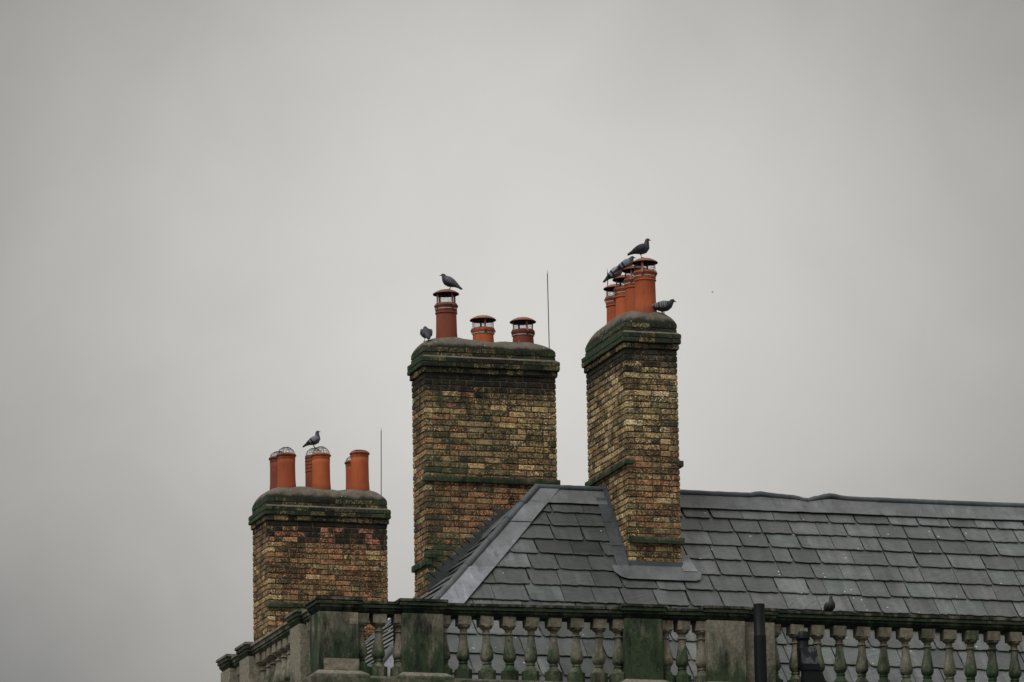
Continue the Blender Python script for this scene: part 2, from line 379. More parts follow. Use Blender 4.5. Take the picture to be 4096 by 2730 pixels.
def ring_course(B, x0, y0, W, D, zc, par, colf, vis=1.0, sfrac=.7, h=.066, floor=None):
    """one course round a rectangle; par chooses which face owns the corner bricks"""
    d = .1025
    def put(c, L, ax, face, w):
        if floor and c[2] < floor(c[0], c[1])-.02: return
        n = {'f': (0, -1), 'l': (-1, 0), 'r': (1, 0), 'b': (0, 1)}[face]; q = rng.uniform(-.002, .002)
        B.add((c[0]+n[0]*q, c[1]+n[1]*q, c[2]+rng.uniform(-.002, .002)+.004*math.sin(2.3*c[0]+3.1*c[1]+6*c[2])*(h > .064)), L, ax, colf(c[0], c[2], face), w*vis, h)
    def runx(y, face, own, w):
        a, b = (x0, x0+W) if own else (x0+d+.011, x0+W-d-.011); x = a
        first = True
        for L in fill(b-a, sfrac):
            put((x+L/2, y, zc), L, 'x', face, w*L); x += L+.011
    def runy(x, face, own, w):
        a, b = (y0, y0+D) if own else (y0+d+.011, y0+D-d-.011); y = a
        for L in fill(b-a, sfrac):
            put((x, y+L/2, zc), L, 'y', face, w*L); y += L+.011
    runx(y0+d/2, 'f', par, .95); runx(y0+D-d/2, 'b', par, 0)
    runy(x0+d/2, 'l', not par, .29); runy(x0+W-d/2, 'r', not par, 0)

def flaunch(parent, x0, y0, W, D, z, h, rx, ry, seed):
    r2 = random.Random(seed); nx, ny = 44, 26; mb = MB(); vs = []; cs = []
    ph = [r2.uniform(0, 6) for _ in range(4)]
    def f(t): t = min(1, max(0, t)); return math.sqrt(max(0, 1-(1-t)**2.3))
    def warp(t): return .5-.5*math.cos(math.pi*t)
    for j in range(ny+1):
        for i in range(nx+1):
            u, v = warp(i/nx), warp(j/ny); x = u*W; y = v*D
            ex = f(min(x, W-x)/rx); ey = f(min(y, D-y)/ry)
            zz = h*(ex**.8)*(ey**.8)
            zz += (.014*math.sin(3*x+ph[0])+.010*math.sin(7*x+5*y+ph[1])+.006*math.sin(19*x+11*y+ph[2])+r2.uniform(-.004, .004))*ex*ey
            vs.append((x0+x, y0+y, z+zz)); a = 1-min(1, zz/(h*.62)); cs.append((a, a, a, 1))
    fs = [(j*(nx+1)+i, j*(nx+1)+i+1, (j+1)*(nx+1)+i+1, (j+1)*(nx+1)+i) for j in range(ny) for i in range(nx)]
    # closed underside
    k = len(vs); vs += [(x0+.01, y0+.01, z-.06), (x0+W-.01, y0+.01, z-.06), (x0+W-.01, y0+D-.01, z-.06), (x0+.01, y0+D-.01, z-.06)]; cs += [(1, 1, 1, 1)]*4
    mb.add(vs, fs); mb.c = cs; mb.f.append([k, k+3, k+2, k+1]); mb.mi.append(0)
    b0 = [j for j in range(nx+1)]; mb.f.append(b0[::-1]+[k, k+1]); mb.mi.append(0)
    l0 = [j*(nx+1) for j in range(ny+1)]; mb.f.append(l0+[k+3, k]); mb.mi.append(0)
    r0 = [j*(nx+1)+nx for j in range(ny+1)]; mb.f.append(r0[::-1]+[k+1, k+2]); mb.mi.append(0)
    t0 = [ny*(nx+1)+j for j in range(nx+1)]; mb.f.append(t0+[k+2, k+3]); mb.mi.append(0)
    o = mb.build('flaunching', FLAUNCH, parent, smooth=50, attr=True)
    def hz(x, y):
        x -= x0; y -= y0
        if not (0 <= x <= W and 0 <= y <= D): return z
        return z+h*(f(min(x, W-x)/rx)**.8)*(f(min(y, D-y)/ry)**.8)
    return hz

def chimney(ob, x0, y0, zt, W, D, zb, colf, capcol, seed, dome=.2, ledges=(), floor=None, limit=298):
    """zt = underside of the oversailing courses"""
    rng.seed(seed); B = Bricks()
    mb = MB(); mb.box((x0+.010, y0+.010, zb), (x0+W-.010, y0+D-.010, zt)); mb.build('mortar_core', MORTAR, ob)
    n = int((zt-zb)/HC)
    for k in range(n):
        ring_course(B, x0, y0, W, D, zt-HC*(k+.5), k % 2 == 0, colf, 1, .72, floor=floor)
    # oversailing cap: one step, two slab courses, two neck courses
    mb = MB()
    z = zt
    for i, (o, h, gap) in enumerate(((.022, HC, 0), (.046, .063, 0), (.046, .063, .012), (.003, .068, 0), (.003, .068, 0))):
        mb.box((x0-o+.008, y0-o+.008, z-(.001 if i else 0)), (x0+W+o-.008, y0+D+o-.008, z+h-.002*(i == 4)))
        ring_course(B, x0-o, y0-o, W+2*o, D+2*o, z+h/2, i % 2 == 1, lambda x, zz, f, i=i: capcol(i, x, f, (x-x0)/W), .97, .86, h=h-.006)
        z += h
        if i == 2:                           # cement weathering on top of the slab
            w = MB(); o2 = o-.004
            lo = [(x0-o2, y0-o2), (x0+W+o2, y0-o2), (x0+W+o2, y0+D+o2), (x0-o2, y0+D+o2)]
            hi = [(x0+.004, y0+.004), (x0+W-.004, y0+.004), (x0+W-.004, y0+D-.004), (x0+.004, y0+D-.004)]
            w.add([(a, b, z-.004) for a, b in lo]+[(a, b, z+.03) for a, b in hi], [(0, 1, 5, 4), (1, 2, 6, 5), (2, 3, 7, 6), (3, 0, 4, 7)])
            w.build('weathering', FLAUNCH, ob)
    mb.build('cap_core', SOOTM, ob)
    for (a, b, c2, d2, z0, z1) in ledges:     # mossy drip ledges
        m2 = MB(); nn = max(1, int(max(c2-a, d2-b)/.26))
        for q in range(nn):
            if c2-a > d2-b: m2.box((a+(c2-a)*q/nn, b, z0), (a+(c2-a)*(q+1)/nn-.004, d2, z1), jit=.004)
            else: m2.box((a, b+(d2-b)*q/nn, z0), (c2, b+(d2-b)*(q+1)/nn-.004, z1), jit=.004)
        m2.build('drip_ledge', STONE, ob, color=(.70, .42, .7, 1))
    B.build(ob, limit)
    return flaunch(ob, x0+.0, y0+.0, W, D, z-.004, dome, .42 if W > 1 else .26, .42 if D > 1 else .26, seed), z+dome

# roof planes (needed to stop the stacks' brickwork at the slates)
TF, TL = 1.15, .98
AP = V(-.877, 1.02, Z0-1.647)                  # ridge end
def roof_z(x, y):
    return AP.z - max(TF*(AP.y-y), TF*(y-AP.y), TL*(AP.x-x), 0)

def pick(r, opts):
    t = rng.random()*sum(w for w, _ in opts)
    for w, c in opts:
        t -= w
        if t <= 0: return c
    return opts[-1][1]
TAN = (.53, .39, .205); BROWN = (.32, .225, .118); OLIVE = (.245, .20, .108); ORG = (.40, .21, .108); RED = (.46, .20, .13); PALE = (.68, .54, .33); RUST = (.355, .21, .112)
def clamp(v): return min(1.0, max(0.0, v))
# ------------------------------------------------------------------ chimney pots and cowls
def pot(ob, x, y, z, h, r, style, mat, capped=True, cowl_h=.19, strap_rot=.3, guard=None):
    """terracotta pot standing at z (its foot buried in the cement)"""
    mb = MB()
    if style == 'tall':
        pr = [(r*1.06, -.05), (r*1.06, 0), (r*1.0, h*.22), (r*.97, h*.72), (r*1.0, h-.135), (r*1.06, h-.13), (r*1.06, h-.118), (r*1.0, h-.113), (r*1.0, h-.102), (r*1.05, h-.098), (r*1.0, h-.092), (r*1.0, h-.065), (r*1.13, h-.038), (r*1.15, h-.03), (r*1.02, h), (r*.86, h), (r*.82, h-.25), (r*.8, -.02), (0, -.02)]
    elif style == 'short':
        pr = [(r*1.03, -.05), (r*1.03, 0), (r*.98, h-.085), (r*.98, h-.075), (r*1.10, h-.05), (r*1.14, h-.03), (r*1.1, h-.008), (r*1.0, h), (r*.84, h), (r*.8, -.02), (0, -.02)]
    elif style == 'ribbed':
        pr = [(r*1.03, -.05), (r*1.03, 0), (r*1.0, h*.55)]
        for k in range(5):
            zz = h*.55+k*h*.09; pr += [(r*.97, zz), (r*.97, zz+.004), (r*1.03, zz+.010), (r*1.02, zz+h*.09-.004)]
        pr += [(r*1.0, h), (r*.85, h), (r*.8, -.02), (0, -.02)]
    else:
        pr = [(r*1.08, -.05), (r*1.07, 0), (r*1.0, h*.25), (r*.98, h*.7), (r*1.0, h-.098), (r*.98, h-.094), (r*1.0, h-.09), (r*.98, h-.084), (r*1.0, h-.08), (r*1.0, h-.048), (r*1.12, h-.03), (r*1.13, h-.024), (r*1.02, h-.003), (r*.98, h), (r*.86, h), (r*.8, -.02), (0, -.02)]
    mb.lathe(pr, (x, y, z), 36)
    p = mb.build('chimney_pot', mat, ob, origin=(x, y, z), smooth=40)
    if not capped:
        if guard:
            g = MB(); gr = r*.95; gh = guard; r2 = random.Random(int(x*100)+int(y*31))
            for k in range(9):
                a = k*math.pi/9+r2.uniform(-.12, .12); pts = []
                for i in range(13):
                    t = math.pi*i/12; w = .006*math.sin(4*t+k)
                    pts.append((x+math.cos(a)*math.cos(t)*gr+w, y+math.sin(a)*math.cos(t)*gr+w, z+h-.005+gh*math.sin(t)))
                g.tube(pts, .0022, 5)
            for i in range(1, 5):
                t = i*math.pi/2/5+r2.uniform(-.05, .05)
                g.tube([(x+math.cos(b)*math.cos(t)*gr, y+math.sin(b)*math.cos(t)*gr, z+h-.005+gh*math.sin(t)+.004*math.sin(3*b+i)) for b in [q*math.pi/10 for q in range(20)]], .0020, 5, closed=True)
            g.build('wire_guard', WIRE, p)
        return p
    zb = z+h+cowl_h-.075; cr = r*1.27
    mb = MB()
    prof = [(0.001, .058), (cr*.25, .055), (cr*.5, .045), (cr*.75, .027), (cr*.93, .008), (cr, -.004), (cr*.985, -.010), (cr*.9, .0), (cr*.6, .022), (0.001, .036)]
    mb.lathe(prof, (x, y, zb), 40, mis=[0]*6+[1]*3); mb.build('cowl_roof', [CAPRED, COWLSHADE], p, smooth=50)  # near-black underside faces: shade beneath the brim painted into the colour
    for k in range(4):
        a = strap_rot+k*math.pi/2-math.pi/2; ca, sa = math.cos(a), math.sin(a); m2 = MB()
        path = [(r*1.04, z+h-.075), (r*1.19, z+h-.035), (r*.98, z+h+.02), (r*.98, zb+.004)]
        t = V(-sa, ca, 0)*.0125
        vs = []
        for q, zz in path:
            c = V(x+ca*q, y+sa*q, zz); o2 = V(ca, sa, 0)*.004; vs += [c-t, c+t, c+t+o2, c-t+o2]
        fs = []
        for i in range(3):
            for e in range(4): fs.append((i*4+e, i*4+(e+1) % 4, (i+1)*4+(e+1) % 4, (i+1)*4+e))
        fs += [(3, 2, 1, 0), (12, 13, 14, 15)]
        m2.add(vs, fs); m2.build('strap', CAPRED, p)
    m3 = MB(); m3.lathe([(r*1.03, -.081), (r*1.045, -.08), (r*1.045, -.068), (r*1.03, -.067)], (x, y, z+h), 36)
    m3.box((x-r*1.12, y-.012, z+h-.085), (x-r*1.0, y+.012, z+h-.062)); m3.build('clamp_band', BAND, p, smooth=40)
    g = MB(); gr = r*.9
    for k in range(16):
        a = k*math.pi/8; g.tube([(x+gr*math.cos(a), y+gr*math.sin(a), z+h-.03), (x+gr*math.cos(a), y+gr*math.sin(a), zb+.01)], .0018, 4)
    for i in range(5):
        zz = z+h+.012+i*(cowl_h-.09)/4.2
        g.tube([(x+gr*math.cos(b), y+gr*math.sin(b), zz+.003*math.sin(2*b+i)) for b in [q*math.pi/12 for q in range(24)]], .0018, 4, closed=True)
    g.build('wire_cage', WIRE, p)
    return p

# ------------------------------------------------------------------ the three stacks
# middle stack
X2, Y2, W2, D2 = -2.215, 1.5, 1.76, .60
ch2 = empty('chimney_stack', (X2+W2/2, Y2+D2/2, Z0-3.5), 'wide mossy brick chimney stack in the middle, with one tall and two short capped pots', 'chimney', 'brick chimney stacks')
ZT2 = Z0-.055
def col2(x, z, f):
    u = (x-X2)/W2; d = (ZT2-z)/HC
    if d < 17.3: c = pick(0, [(4, BROWN), (3, OLIVE), (1.6, TAN), (.6, ORG)])
    else: c = pick(0, [(3, ORG), (3, RUST), (2, BROWN), (.6, OLIVE)])
    if f == 'f' and u > .7 and 5 < d < 13 and rng.random() < .5: c = pick(0, [(2, TAN), (1, PALE)])
    if f == 'l': c = pick(0, [(3, BROWN), (2, RUST), (1.5, TAN), (1, ORG)])
    soot = clamp(1.1-d*.19)+(.22 if rng.random() < .14 else 0)+.14; alg = .16
    if 17 < d < 19: soot += .25
    if f == 'f':
        alg += .55*clamp(1-u/.34)*(1 if d > 3 else .5)
        if 14 < d < 17.3: alg += .35*(d-14)/3
        if d > 29: alg += .35
        if u > .93: alg += .25
    else: alg += .12
    return jit(c), soot, alg
def cap2(i, x, f, u=.5):
    c = pick(0, [(3, OLIVE), (2, BROWN)])
    if i == 0: return jit(c, .3), .68+rng.uniform(-.3, .25), .12
    return jit(c, .3), .74+rng.uniform(-.28, .25), .24+.45*abs(u-.5)*2*rng.uniform(.6, 1.1)+(.2 if f == 'l' else 0)
def floor2(x, y): return roof_z(x, y)-.05
hz2, top2 = chimney(ch2, X2, Y2, ZT2, W2, D2, Z0-3.9, col2, cap2, 21, .16,
    ledges=[(X2-.03, Y2-.035, X2+W2+.03, Y2+.05, Z0-1.47, Z0-1.40), (X2-.035, Y2-.03, X2+.05, Y2+D2+.02, Z0-2.56, Z0-2.485), (X2-.032, Y2-.032, X2+.11, Y2+.04, Z0-2.47, Z0-2.40)], floor=floor2)
for k, (px, zr, st, mt, ch) in enumerate(((1786.7, .915, 'tall', TERRAD, .21), (1933, .615, 'short', TERRA, .19), (2092.6, .615, 'short', TERRAD, .19))):
    x = onY(px, 1360, Y2+.29).x; zf = hz2(x, Y2+.29)-.012
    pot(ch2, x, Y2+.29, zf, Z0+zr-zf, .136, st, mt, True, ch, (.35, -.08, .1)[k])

# right-hand stack
W3, D3 = .70, 1.64
ch3 = empty('chimney_stack', (W3/2, D3/2, Z0-2.8), 'tallest brick chimney stack straddling the ridge, four terracotta pots in a row', 'chimney', 'brick chimney stacks')
ZT3 = Z0+.05
def col3(x, z, f):
    u = x/W3; d = (ZT3-z)/HC
    c = pick(0, [(3, TAN), (4, BROWN), (1.5, OLIVE), (1, PALE)]) if d < 16 else pick(0, [(3, RUST), (3, BROWN), (1.6, ORG), (1, TAN)])
    if f == 'l': c = pick(0, [(4, TAN), (3, PALE), (2, BROWN)]) if d < 18 else pick(0, [(3, TAN), (2, BROWN), (1.5, RUST)])
    soot = clamp(1.0-d*.20)+(.2 if rng.random() < .13 else 0)+.08; alg = .08
    if f == 'f':
        alg += .55*clamp((u-.68)/.3)*(1 if d < 24 else .5)
        if u < .25 and 17 < d < 27: alg += .30
        if 26.5 < d < 31.5: alg += .40
        if 31.4 < d < 33: soot += .3
    else: soot += .10; alg += .10*(d < 10)
    return jit(c), soot, alg
def floor3(x, y): return roof_z(x, y)-.05
hz3, top3 = chimney(ch3, 0, 0, ZT3, W3, D3, Z0-3.1, col3, cap2, 33, .235,
    ledges=[(-.035, -.01, .03, D3+.03, Z0-1.46, Z0-1.385), (-.033, -.033, .09, .06, Z0-1.45, Z0-1.38), (W3-.03, -.02, W3+.05, D3, Z0-1.46, Z0-1.385), (.0, -.04, W3+.035, .05, Z0-2.46, Z0-2.385)], floor=floor3)
P3 = []
for k, (yy, zr) in enumerate(((.22, 1.11), (.63, 1.10), (1.03, 1.065), (1.42, 1.03))):
    zf = hz3(.36, yy)-.012; P3.append((.365, yy, Z0+zr))
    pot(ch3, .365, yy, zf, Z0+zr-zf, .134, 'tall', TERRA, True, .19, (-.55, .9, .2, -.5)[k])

# left-hand stack, farther back on the rear wing
X1, Y1, W1, D1 = -1.604, 11.755, 1.78, .86
ch1 = empty('chimney_stack', (X1+W1/2, Y1+D1/2, Z0-3.4), 'lowest brick chimney stack at left with red patched bricks and six uncapped pots', 'chimney', 'brick chimney stacks')
ZT1 = Z0-.10
def col1(x, z, f):
    u = (x-X1)/W1; d = (ZT1-z)/HC
    c = pick(0, [(4, RUST), (1.4, BROWN), (1.0, TAN), (3.4, ORG)]); soot = clamp(.95-d*.14)+(.22 if rng.random() < .15 else 0)+.14; alg = .08
    if f == 'f' and .9 < d < 4.2:
        soot += .12
        for a in (.12, .43, .76):
            if a < u < a+.15: c = pick(0, [(3, RED), (1, (.52, .29, .17))]); soot = .0; alg = -.1
    if f == 'l': c = pick(0, [(3, BROWN), (3, RUST), (1.5, TAN)]); soot = clamp(.6-d*.15)+.10
    if 14.6 < d < 16.2: alg += .35
    if d > 16.5: soot += .22; alg += .1
    return jit(c), soot, alg
hz1, top1 = chimney(ch1, X1, Y1, ZT1, W1, D1, Z0-3.45, col1, cap2, 45, .20,
    ledges=[(X1-.02, Y1-.04, X1+W1+.02, Y1+.05, Z0-1.36, Z0-1.295)])
for k, (px, dy, zr, st, mt, gd) in enumerate(((1146, .22, .915, 'plain', TERRA, .105), (1285, .22, .935, 'plain', TERRA, .115), (1440, .22, .985, 'plain', TERRA, .035),
                                     (1116, .63, .945, 'plain', TERRAD, .09), (1258, .63, .985, 'ribbed', TERRAD, .12), (1419, .63, .93, 'plain', TERRA, .09))):
    x = onY(px, 1940, Y1+dy).x; zf = hz1(x, Y1+dy)-.012
    pot(ch1, x, Y1+dy, zf, Z0+zr-zf, .131, st, mt, False, guard=gd)

# ------------------------------------------------------------------ lightning rods
def rod(a, b, label, r=.006):
    mb = MB(); mb.tube([a, b], r, 6); mb.tube([b, V(*b)+V(0, 0, .05)], [r*.7, .001], 6)
    mb.box((a[0]-.02, a[1]-.02, a[2]-.01), (a[0]+.02, a[1]+.02, a[2]+.03))
    return tag(mb.build('lightning_rod', WIRE), label, 'lightning rod', 'lightning rods on the chimney stacks')
rng.seed(3)
for (tx, ty, bx_, by_, Y, hz, lab) in ((1524.6, 1725, 1524, 1958, Y1+.45, hz1, 'thin metal rod standing on the right end of the lowest stack'),
                                 (2189.6, 1097, 2197, 1377, Y2+.32, hz2, 'thin metal rod standing on the right end of the middle stack'),
                                 (2430, 1090, 2432, 1300, 1.58, hz3, 'thin metal rod poking up behind the rearmost pot of the tallest stack')):
    t = onY(tx, ty, Y); b = onY(bx_, by_, Y); zf = hz(b.x, Y)-.01
    rod((b.x, Y, zf), (t.x, Y, t.z), lab)

# ------------------------------------------------------------------ slate roof
roof = empty('slate_roof', (AP.x+3, AP.y, GUT), 'wet grey slate hipped roof with lead rolls behind the balustrade', 'roof')
XR = 7.6; ZE = GUT-.02
sF = 1/math.sqrt(1+TF*TF)
FRONT = dict(o=V(0, AP.y, AP.z), u=V(1, 0, 0), v=V(0, sF, TF*sF), n=V(0, -TF*sF, sF))       # v points up the slope, 0 at the ridge
sL = 1/math.sqrt(1+TL*TL)
LEFT = dict(o=V(AP.x, AP.y, AP.z), u=V(0, -1, 0), v=V(sL, 0, TL*sL), n=V(-TL*sL, 0, sL))
def onslope(S, u, v, n=0): return S['o']+S['u']*u+S['v']*v+S['n']*n
runF = (AP.z-ZE)/(TF*sF); runL = (AP.z-ZE)/(TL*sL)
# deck under the slates: a closed hipped body
dz = .03; xe = AP.x-(AP.z-ZE)/TL; ye = (AP.z-ZE)/TF
mb = MB(); mb.add([(xe+.05, AP.y-ye, ZE), (XR, AP.y-ye, ZE), (XR, AP.y+ye, ZE), (xe+.05, AP.y+ye, ZE), (AP.x+.04, AP.y, AP.z-dz), (XR, AP.y, AP.z-dz)],
    [(0, 1, 5, 4), (2, 3, 4, 5), (3, 0, 4), (1, 2, 5), (0, 3, 2, 1)]); mb.build('roof_deck', DECK, roof)
def slate_poly(w, L, r2, full=True):
    n = 9; bot = [(-w/2+w*i/n, (0 if i in (0, n) else r2.uniform(-.010, .008))+r2.uniform(-.002, .002)) for i in range(n+1)]
    if r2.random() < .35: bot[0] = (bot[0][0]+.016, bot[0][1]+r2.uniform(.012, .03))
    if r2.random() < .25: bot[-1] = (bot[-1][0]-.016, bot[-1][1]+.012)
    return bot+[(w/2, L), (-w/2, L)]
def slate_mesh(poly, L):                       # local x along course, y up slope, z normal; tail lifted over the course below
    mb = MB(); th = .011
    def zz(y): return .030*(1-y/L)
    top = [V(x, y, zz(y)+th) for x, y in poly]; bot = [V(x+(0), y-.002, zz(y)) for x, y in poly]; k = len(poly)
    mb.add(top+bot, [tuple(range(k)), tuple(reversed(range(k, 2*k)))]+[(i, (i+1) % k, (i+1) % k+k, i+k) for i in range(k)])
    return mb.mesh('slate', SLATE)
def clip(poly, f):                             # keep where f(p) >= 0
    out = []
    for i, p in enumerate(poly):
        q = poly[(i+1) % len(poly)]; a, b = f(p), f(q)
        if a >= 0: out.append(p)
        if a*b < 0: t = a/(a-b); out.append((p[0]+(q[0]-p[0])*t, p[1]+(q[1]-p[1])*t))
    return out
def slate_color(r2, u, S):
    g = r2.uniform(.065, .165); c = V(g*.91, g*1.0, g*1.01)
    if r2.random() < .25: c = V(g*.97, g*1.0, g*1.02)
    if r2.random() < .18: c = V(g*.86, g*1.0, g*.97)
    if r2.random() < .10: c *= .6
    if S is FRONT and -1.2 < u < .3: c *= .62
    return (*c, 1)
LEN0 = .42; r2 = random.Random(5)
SL = [slate_mesh(slate_poly(.42, LEN0, r2), LEN0) for _ in range(10)]
def place_slates(S, u0f, u1f, gauges, vlead, wmin, wmax, seed, skip=None, cull=None):
    r2 = random.Random(seed); v = -vlead; row = 0; cnt = 0
    q = Matrix((S['u'], S['v'], S['n'])).transposed().to_quaternion()
    for gi in gauges:
        v -= gi; L = gi*1.34; a, b = u0f(v), u1f(v); x = a-r2.uniform(.02, .35)
        while x < b:
            w = r2.uniform(wmin, wmax)
            if r2.random() < .08: w *= .62
            c = x+w/2; x += w
            wv = v+r2.uniform(-.005, .005)-(r2.uniform(.01, .03) if r2.random() < .06 else 0)
            P = onslope(S, c, wv)
            if skip and skip(c, wv, L): continue
            if cull and cull(P): continue
            f0 = lambda p: (c+p[0])-u0f(v+p[1]); f1 = lambda p: u1f(v+p[1])-(c+p[0])
            corners = [(-w/2, 0), (w/2, 0), (w/2, L), (-w/2, L)]
            if all(f0(p) >= 0 and f1(p) >= 0 for p in corners):
                o = bpy.data.objects.new('slate', r2.choice(SL)); sc = V((w-.009)/.42, L/LEN0, 1)
            else:
                poly = clip(clip(slate_poly(w-.009, L, r2), f0), f1)
                if len(poly) < 3: continue
                o = bpy.data.objects.new('slate', slate_mesh(poly, L)); sc = V(1, 1, 1)
            link(o, roof, P+S['n']*r2.uniform(0, .003)); o.rotation_mode = 'QUATERNION'
            o.rotation_quaternion = q @ Quaternion((0, 0, 1), r2.uniform(-.006, .006)); o.scale = sc
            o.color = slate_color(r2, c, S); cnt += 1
        row += 1
    return cnt
hipF = lambda v: AP.x + v*TF*sF/TL            # u of the hip on the front slope at slope-distance v (v<0)
GF = [.255, .272, .285, .297, .308, .318, .33, .342, .355, .37, .385, .40, .41]
def skip3(c, v, L):
    p = onslope(FRONT, c, v+L*.4); return .06 < p.x < W3-.06 and p.y > .05
nF = place_slates(FRONT, lambda v: hipF(v)+.20, lambda v: XR, GF, .20, .36, .47, 11, skip3)
hipLf = lambda v: -v*TL*sL/TF
nL = place_slates(LEFT, lambda v: -hipLf(v)+.08, lambda v: hipLf(v)-.04, [.185]*25, .16, .62, .90, 12,
                  lambda c, v, L: (lambda p: p.x > X2+.08 and p.x < X2+W2 and Y2+.05 < p.y < Y2+D2-.05)(onslope(LEFT, c, v)))
print('slates', nF, nL)
# back slope: out of sight, one sheet
# --- lead work
def lead(name, pts, n, th=.004, col=(1, 1, 1, 1)):
    return MB().prism(pts, n, th).build(name, LEAD, roof, color=col)
r2 = random.Random(8)
def wobble_pts(a, b, n, amp):
    return [a.lerp(b, i/n)+V(0, 0, r2.uniform(-amp, amp)) for i in range(n+1)]
# ridge sheets and roll, with the dents near the middle of its run
dents = [(onY(px, 2000, AP.y).x, dz_) for px, dz_ in ((2720, 0), (3000, -.004), (3035, .024), (3085, .004), (3170, -.012), (3225, -.045), (3270, -.006), (3317, .034), (3380, .004), (3440, 0), (4096, 0))]
def ridge_dz(x):
    for (a, p), (b, q) in zip(dents, dents[1:]):
        if a <= x <= b: t = (x-a)/(b-a); t = t*t*(3-2*t); return p+(q-p)*t
    return 0
xs = [AP.x-.02+i*.06 for i in range(int((XR-AP.x)/.06)+1)]
joints = [AP.x] + [onY(px, 2010, AP.y).x for px in (2425, 2730, 3086, 3510, 3958)] + [XR]
for a, b in zip(joints, joints[1:]):
    n = max(3, int((b-a)/.07)); pts = [V(a+(b-a)*i/n+(.012 if i == n else 0), AP.y, AP.z+.05+ridge_dz(a+(b-a)*i/n)+r2.uniform(-.002, .002)) for i in range(n+1)]
    mb = MB(); mb.tube(pts, [.046]+[.044]*(n-1)+[.047], 12); mb.build('ridge_roll', LEAD, roof, smooth=40, color=(.40, .45, .47, 1))
for i, (a, b) in enumerate(zip(joints, joints[1:])):
    w0 = .285; n = max(3, int((b-a)/.15)); off = .050+.003*(i % 2)
    for S in (FRONT,):
        up = [onslope(S, a+(b-a)*k/n, -.0, off-.012+ridge_dz(a+(b-a)*k/n)*.5) for k in range(n+1)]
        dn = [onslope(S, a+(b-a)*k/n+.006, -w0+r2.uniform(-.006, .006), off+r2.uniform(-.002, .002)) for k in range(n+1)]
        if i == 0: dn[0] = onslope(S, hipF(-w0)+.02, -w0, off)
        mb = MB()
        for k in range(n): mb.prism([dn[k], dn[k+1], up[k+1], up[k]], S['n'], .004)
        mb.build('lead_sheet', LEAD, roof, smooth=30, color=(.80, .80, .80, 1) if i else (.9, .9, .9, 1))
# hip roll and wings
hdir = V(-1/TL, -1/TF, -1); hn = 7; smax = (AP.z-ZE)
cuts = [0, .26, .52, 1.25, 2.15, 2.75, smax-.1]
for i, (a, b) in enumerate(zip(cuts, cuts[1:])):
    pa, pb = AP+hdir*a+V(0, 0, .055), AP+hdir*(b+.02)+V(0, 0, .055); n = max(2, int((b-a)/.12))
    pts = [pa.lerp(pb, k/n)+V(r2.uniform(-.004, .004), 0, r2.uniform(-.004, .004)) for k in range(n+1)]
    mb = MB(); mb.tube(pts, [.050]+[.051]*(n-1)+[.056], 12); mb.build('hip_roll', LEAD, roof, smooth=40, color=(.55, .58, .61, 1))
    va, vb = -a/(TF*sF), -(b+.015)/(TF*sF); off = .048+.012*(i % 2)
    wa, wb = .28+.05*min(2, a), .28+.05*min(2, b)
    poly = [onslope(FRONT, hipF(va), va, off), onslope(FRONT, hipF(vb), vb, off), onslope(FRONT, hipF(vb)+wb, vb, off+.002), onslope(FRONT, hipF(va)+wa, va, off+.002)]
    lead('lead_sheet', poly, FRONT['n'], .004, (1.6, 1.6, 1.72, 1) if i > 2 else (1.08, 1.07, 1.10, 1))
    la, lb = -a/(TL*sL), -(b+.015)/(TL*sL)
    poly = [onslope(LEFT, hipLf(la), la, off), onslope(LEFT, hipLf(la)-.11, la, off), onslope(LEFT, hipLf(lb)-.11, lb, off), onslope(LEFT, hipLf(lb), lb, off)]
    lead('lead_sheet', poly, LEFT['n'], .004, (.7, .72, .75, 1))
hb = V(-1/TL, 1/TF, -1)
mb = MB(); mb.tube([AP+hb*(s*.3)+V(0, 0, .03) for s in range(0, 11)], .045, 10); mb.build('hip_roll', LEAD, roof, smooth=40, color=(.6, .62, .66, 1))
la = lambda s: -s/(TL*sL)
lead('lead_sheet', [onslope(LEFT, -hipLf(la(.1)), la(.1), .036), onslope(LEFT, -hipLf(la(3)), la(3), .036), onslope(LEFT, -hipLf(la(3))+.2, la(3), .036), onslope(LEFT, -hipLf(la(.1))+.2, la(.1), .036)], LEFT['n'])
# end of the hip lead, hanging over the parapet base
e0 = AP+hdir*(2.98); lead('lead_sheet', [e0+V(-.16, .02, .06), e0+V(-.05, -.12, .06), e0+V(.10, -.12, .22), e0+V(.0, .02, .24)], V(-.4, -.4, .8).normalized(), .006, (1.3, 1.3, 1.45, 1))

# --- flashings of the right-hand stack
fl = MB()
vb_ = -(AP.z-roof_z(.3, 0))/(TF*sF)                    # slope distance of the stack's front face
def fpt(x, v, n=.04): return onslope(FRONT, x, v, n)
for k in range(3):                                     # soaker strip up the left side
    v0, v1 = vb_-.05+k*.48, vb_-.05+(k+1)*.48+.02
    wd = .17-.012*k
    lead('lead_soaker', [fpt(-wd, v0, .050+.004*(k % 2)), fpt(.02, v0, .050+.004*(k % 2)), fpt(.02, min(v1, -.02), .046), fpt(-wd+.012, min(v1, -.02), .046)], FRONT['n'], .004, (.42, .45, .47, 1))
arc = [(-.24, vb_+.02), (-.235, vb_-.10), (-.16, vb_-.20), (-.08, vb_-.235), (W3+.12, vb_-.235), (W3+.19, vb_-.20), (W3+.22, vb_-.12), (W3+.21, vb_-.05), (W3+.02, vb_-.02), (W3, vb_+.03), (0, vb_+.03)]
lead('lead_apron', [fpt(a, b, .056) for a, b in arc], FRONT['n'], .006, (.72, .74, .75, 1))
zb3 = roof_z(.3, 0)
mb = MB(); mb.box((-.01, -.014, zb3-.02), (W3+.01, -.006, zb3+.13)); mb.build('lead_upstand', LEAD, roof, color=(.5, .55, .58, 1))
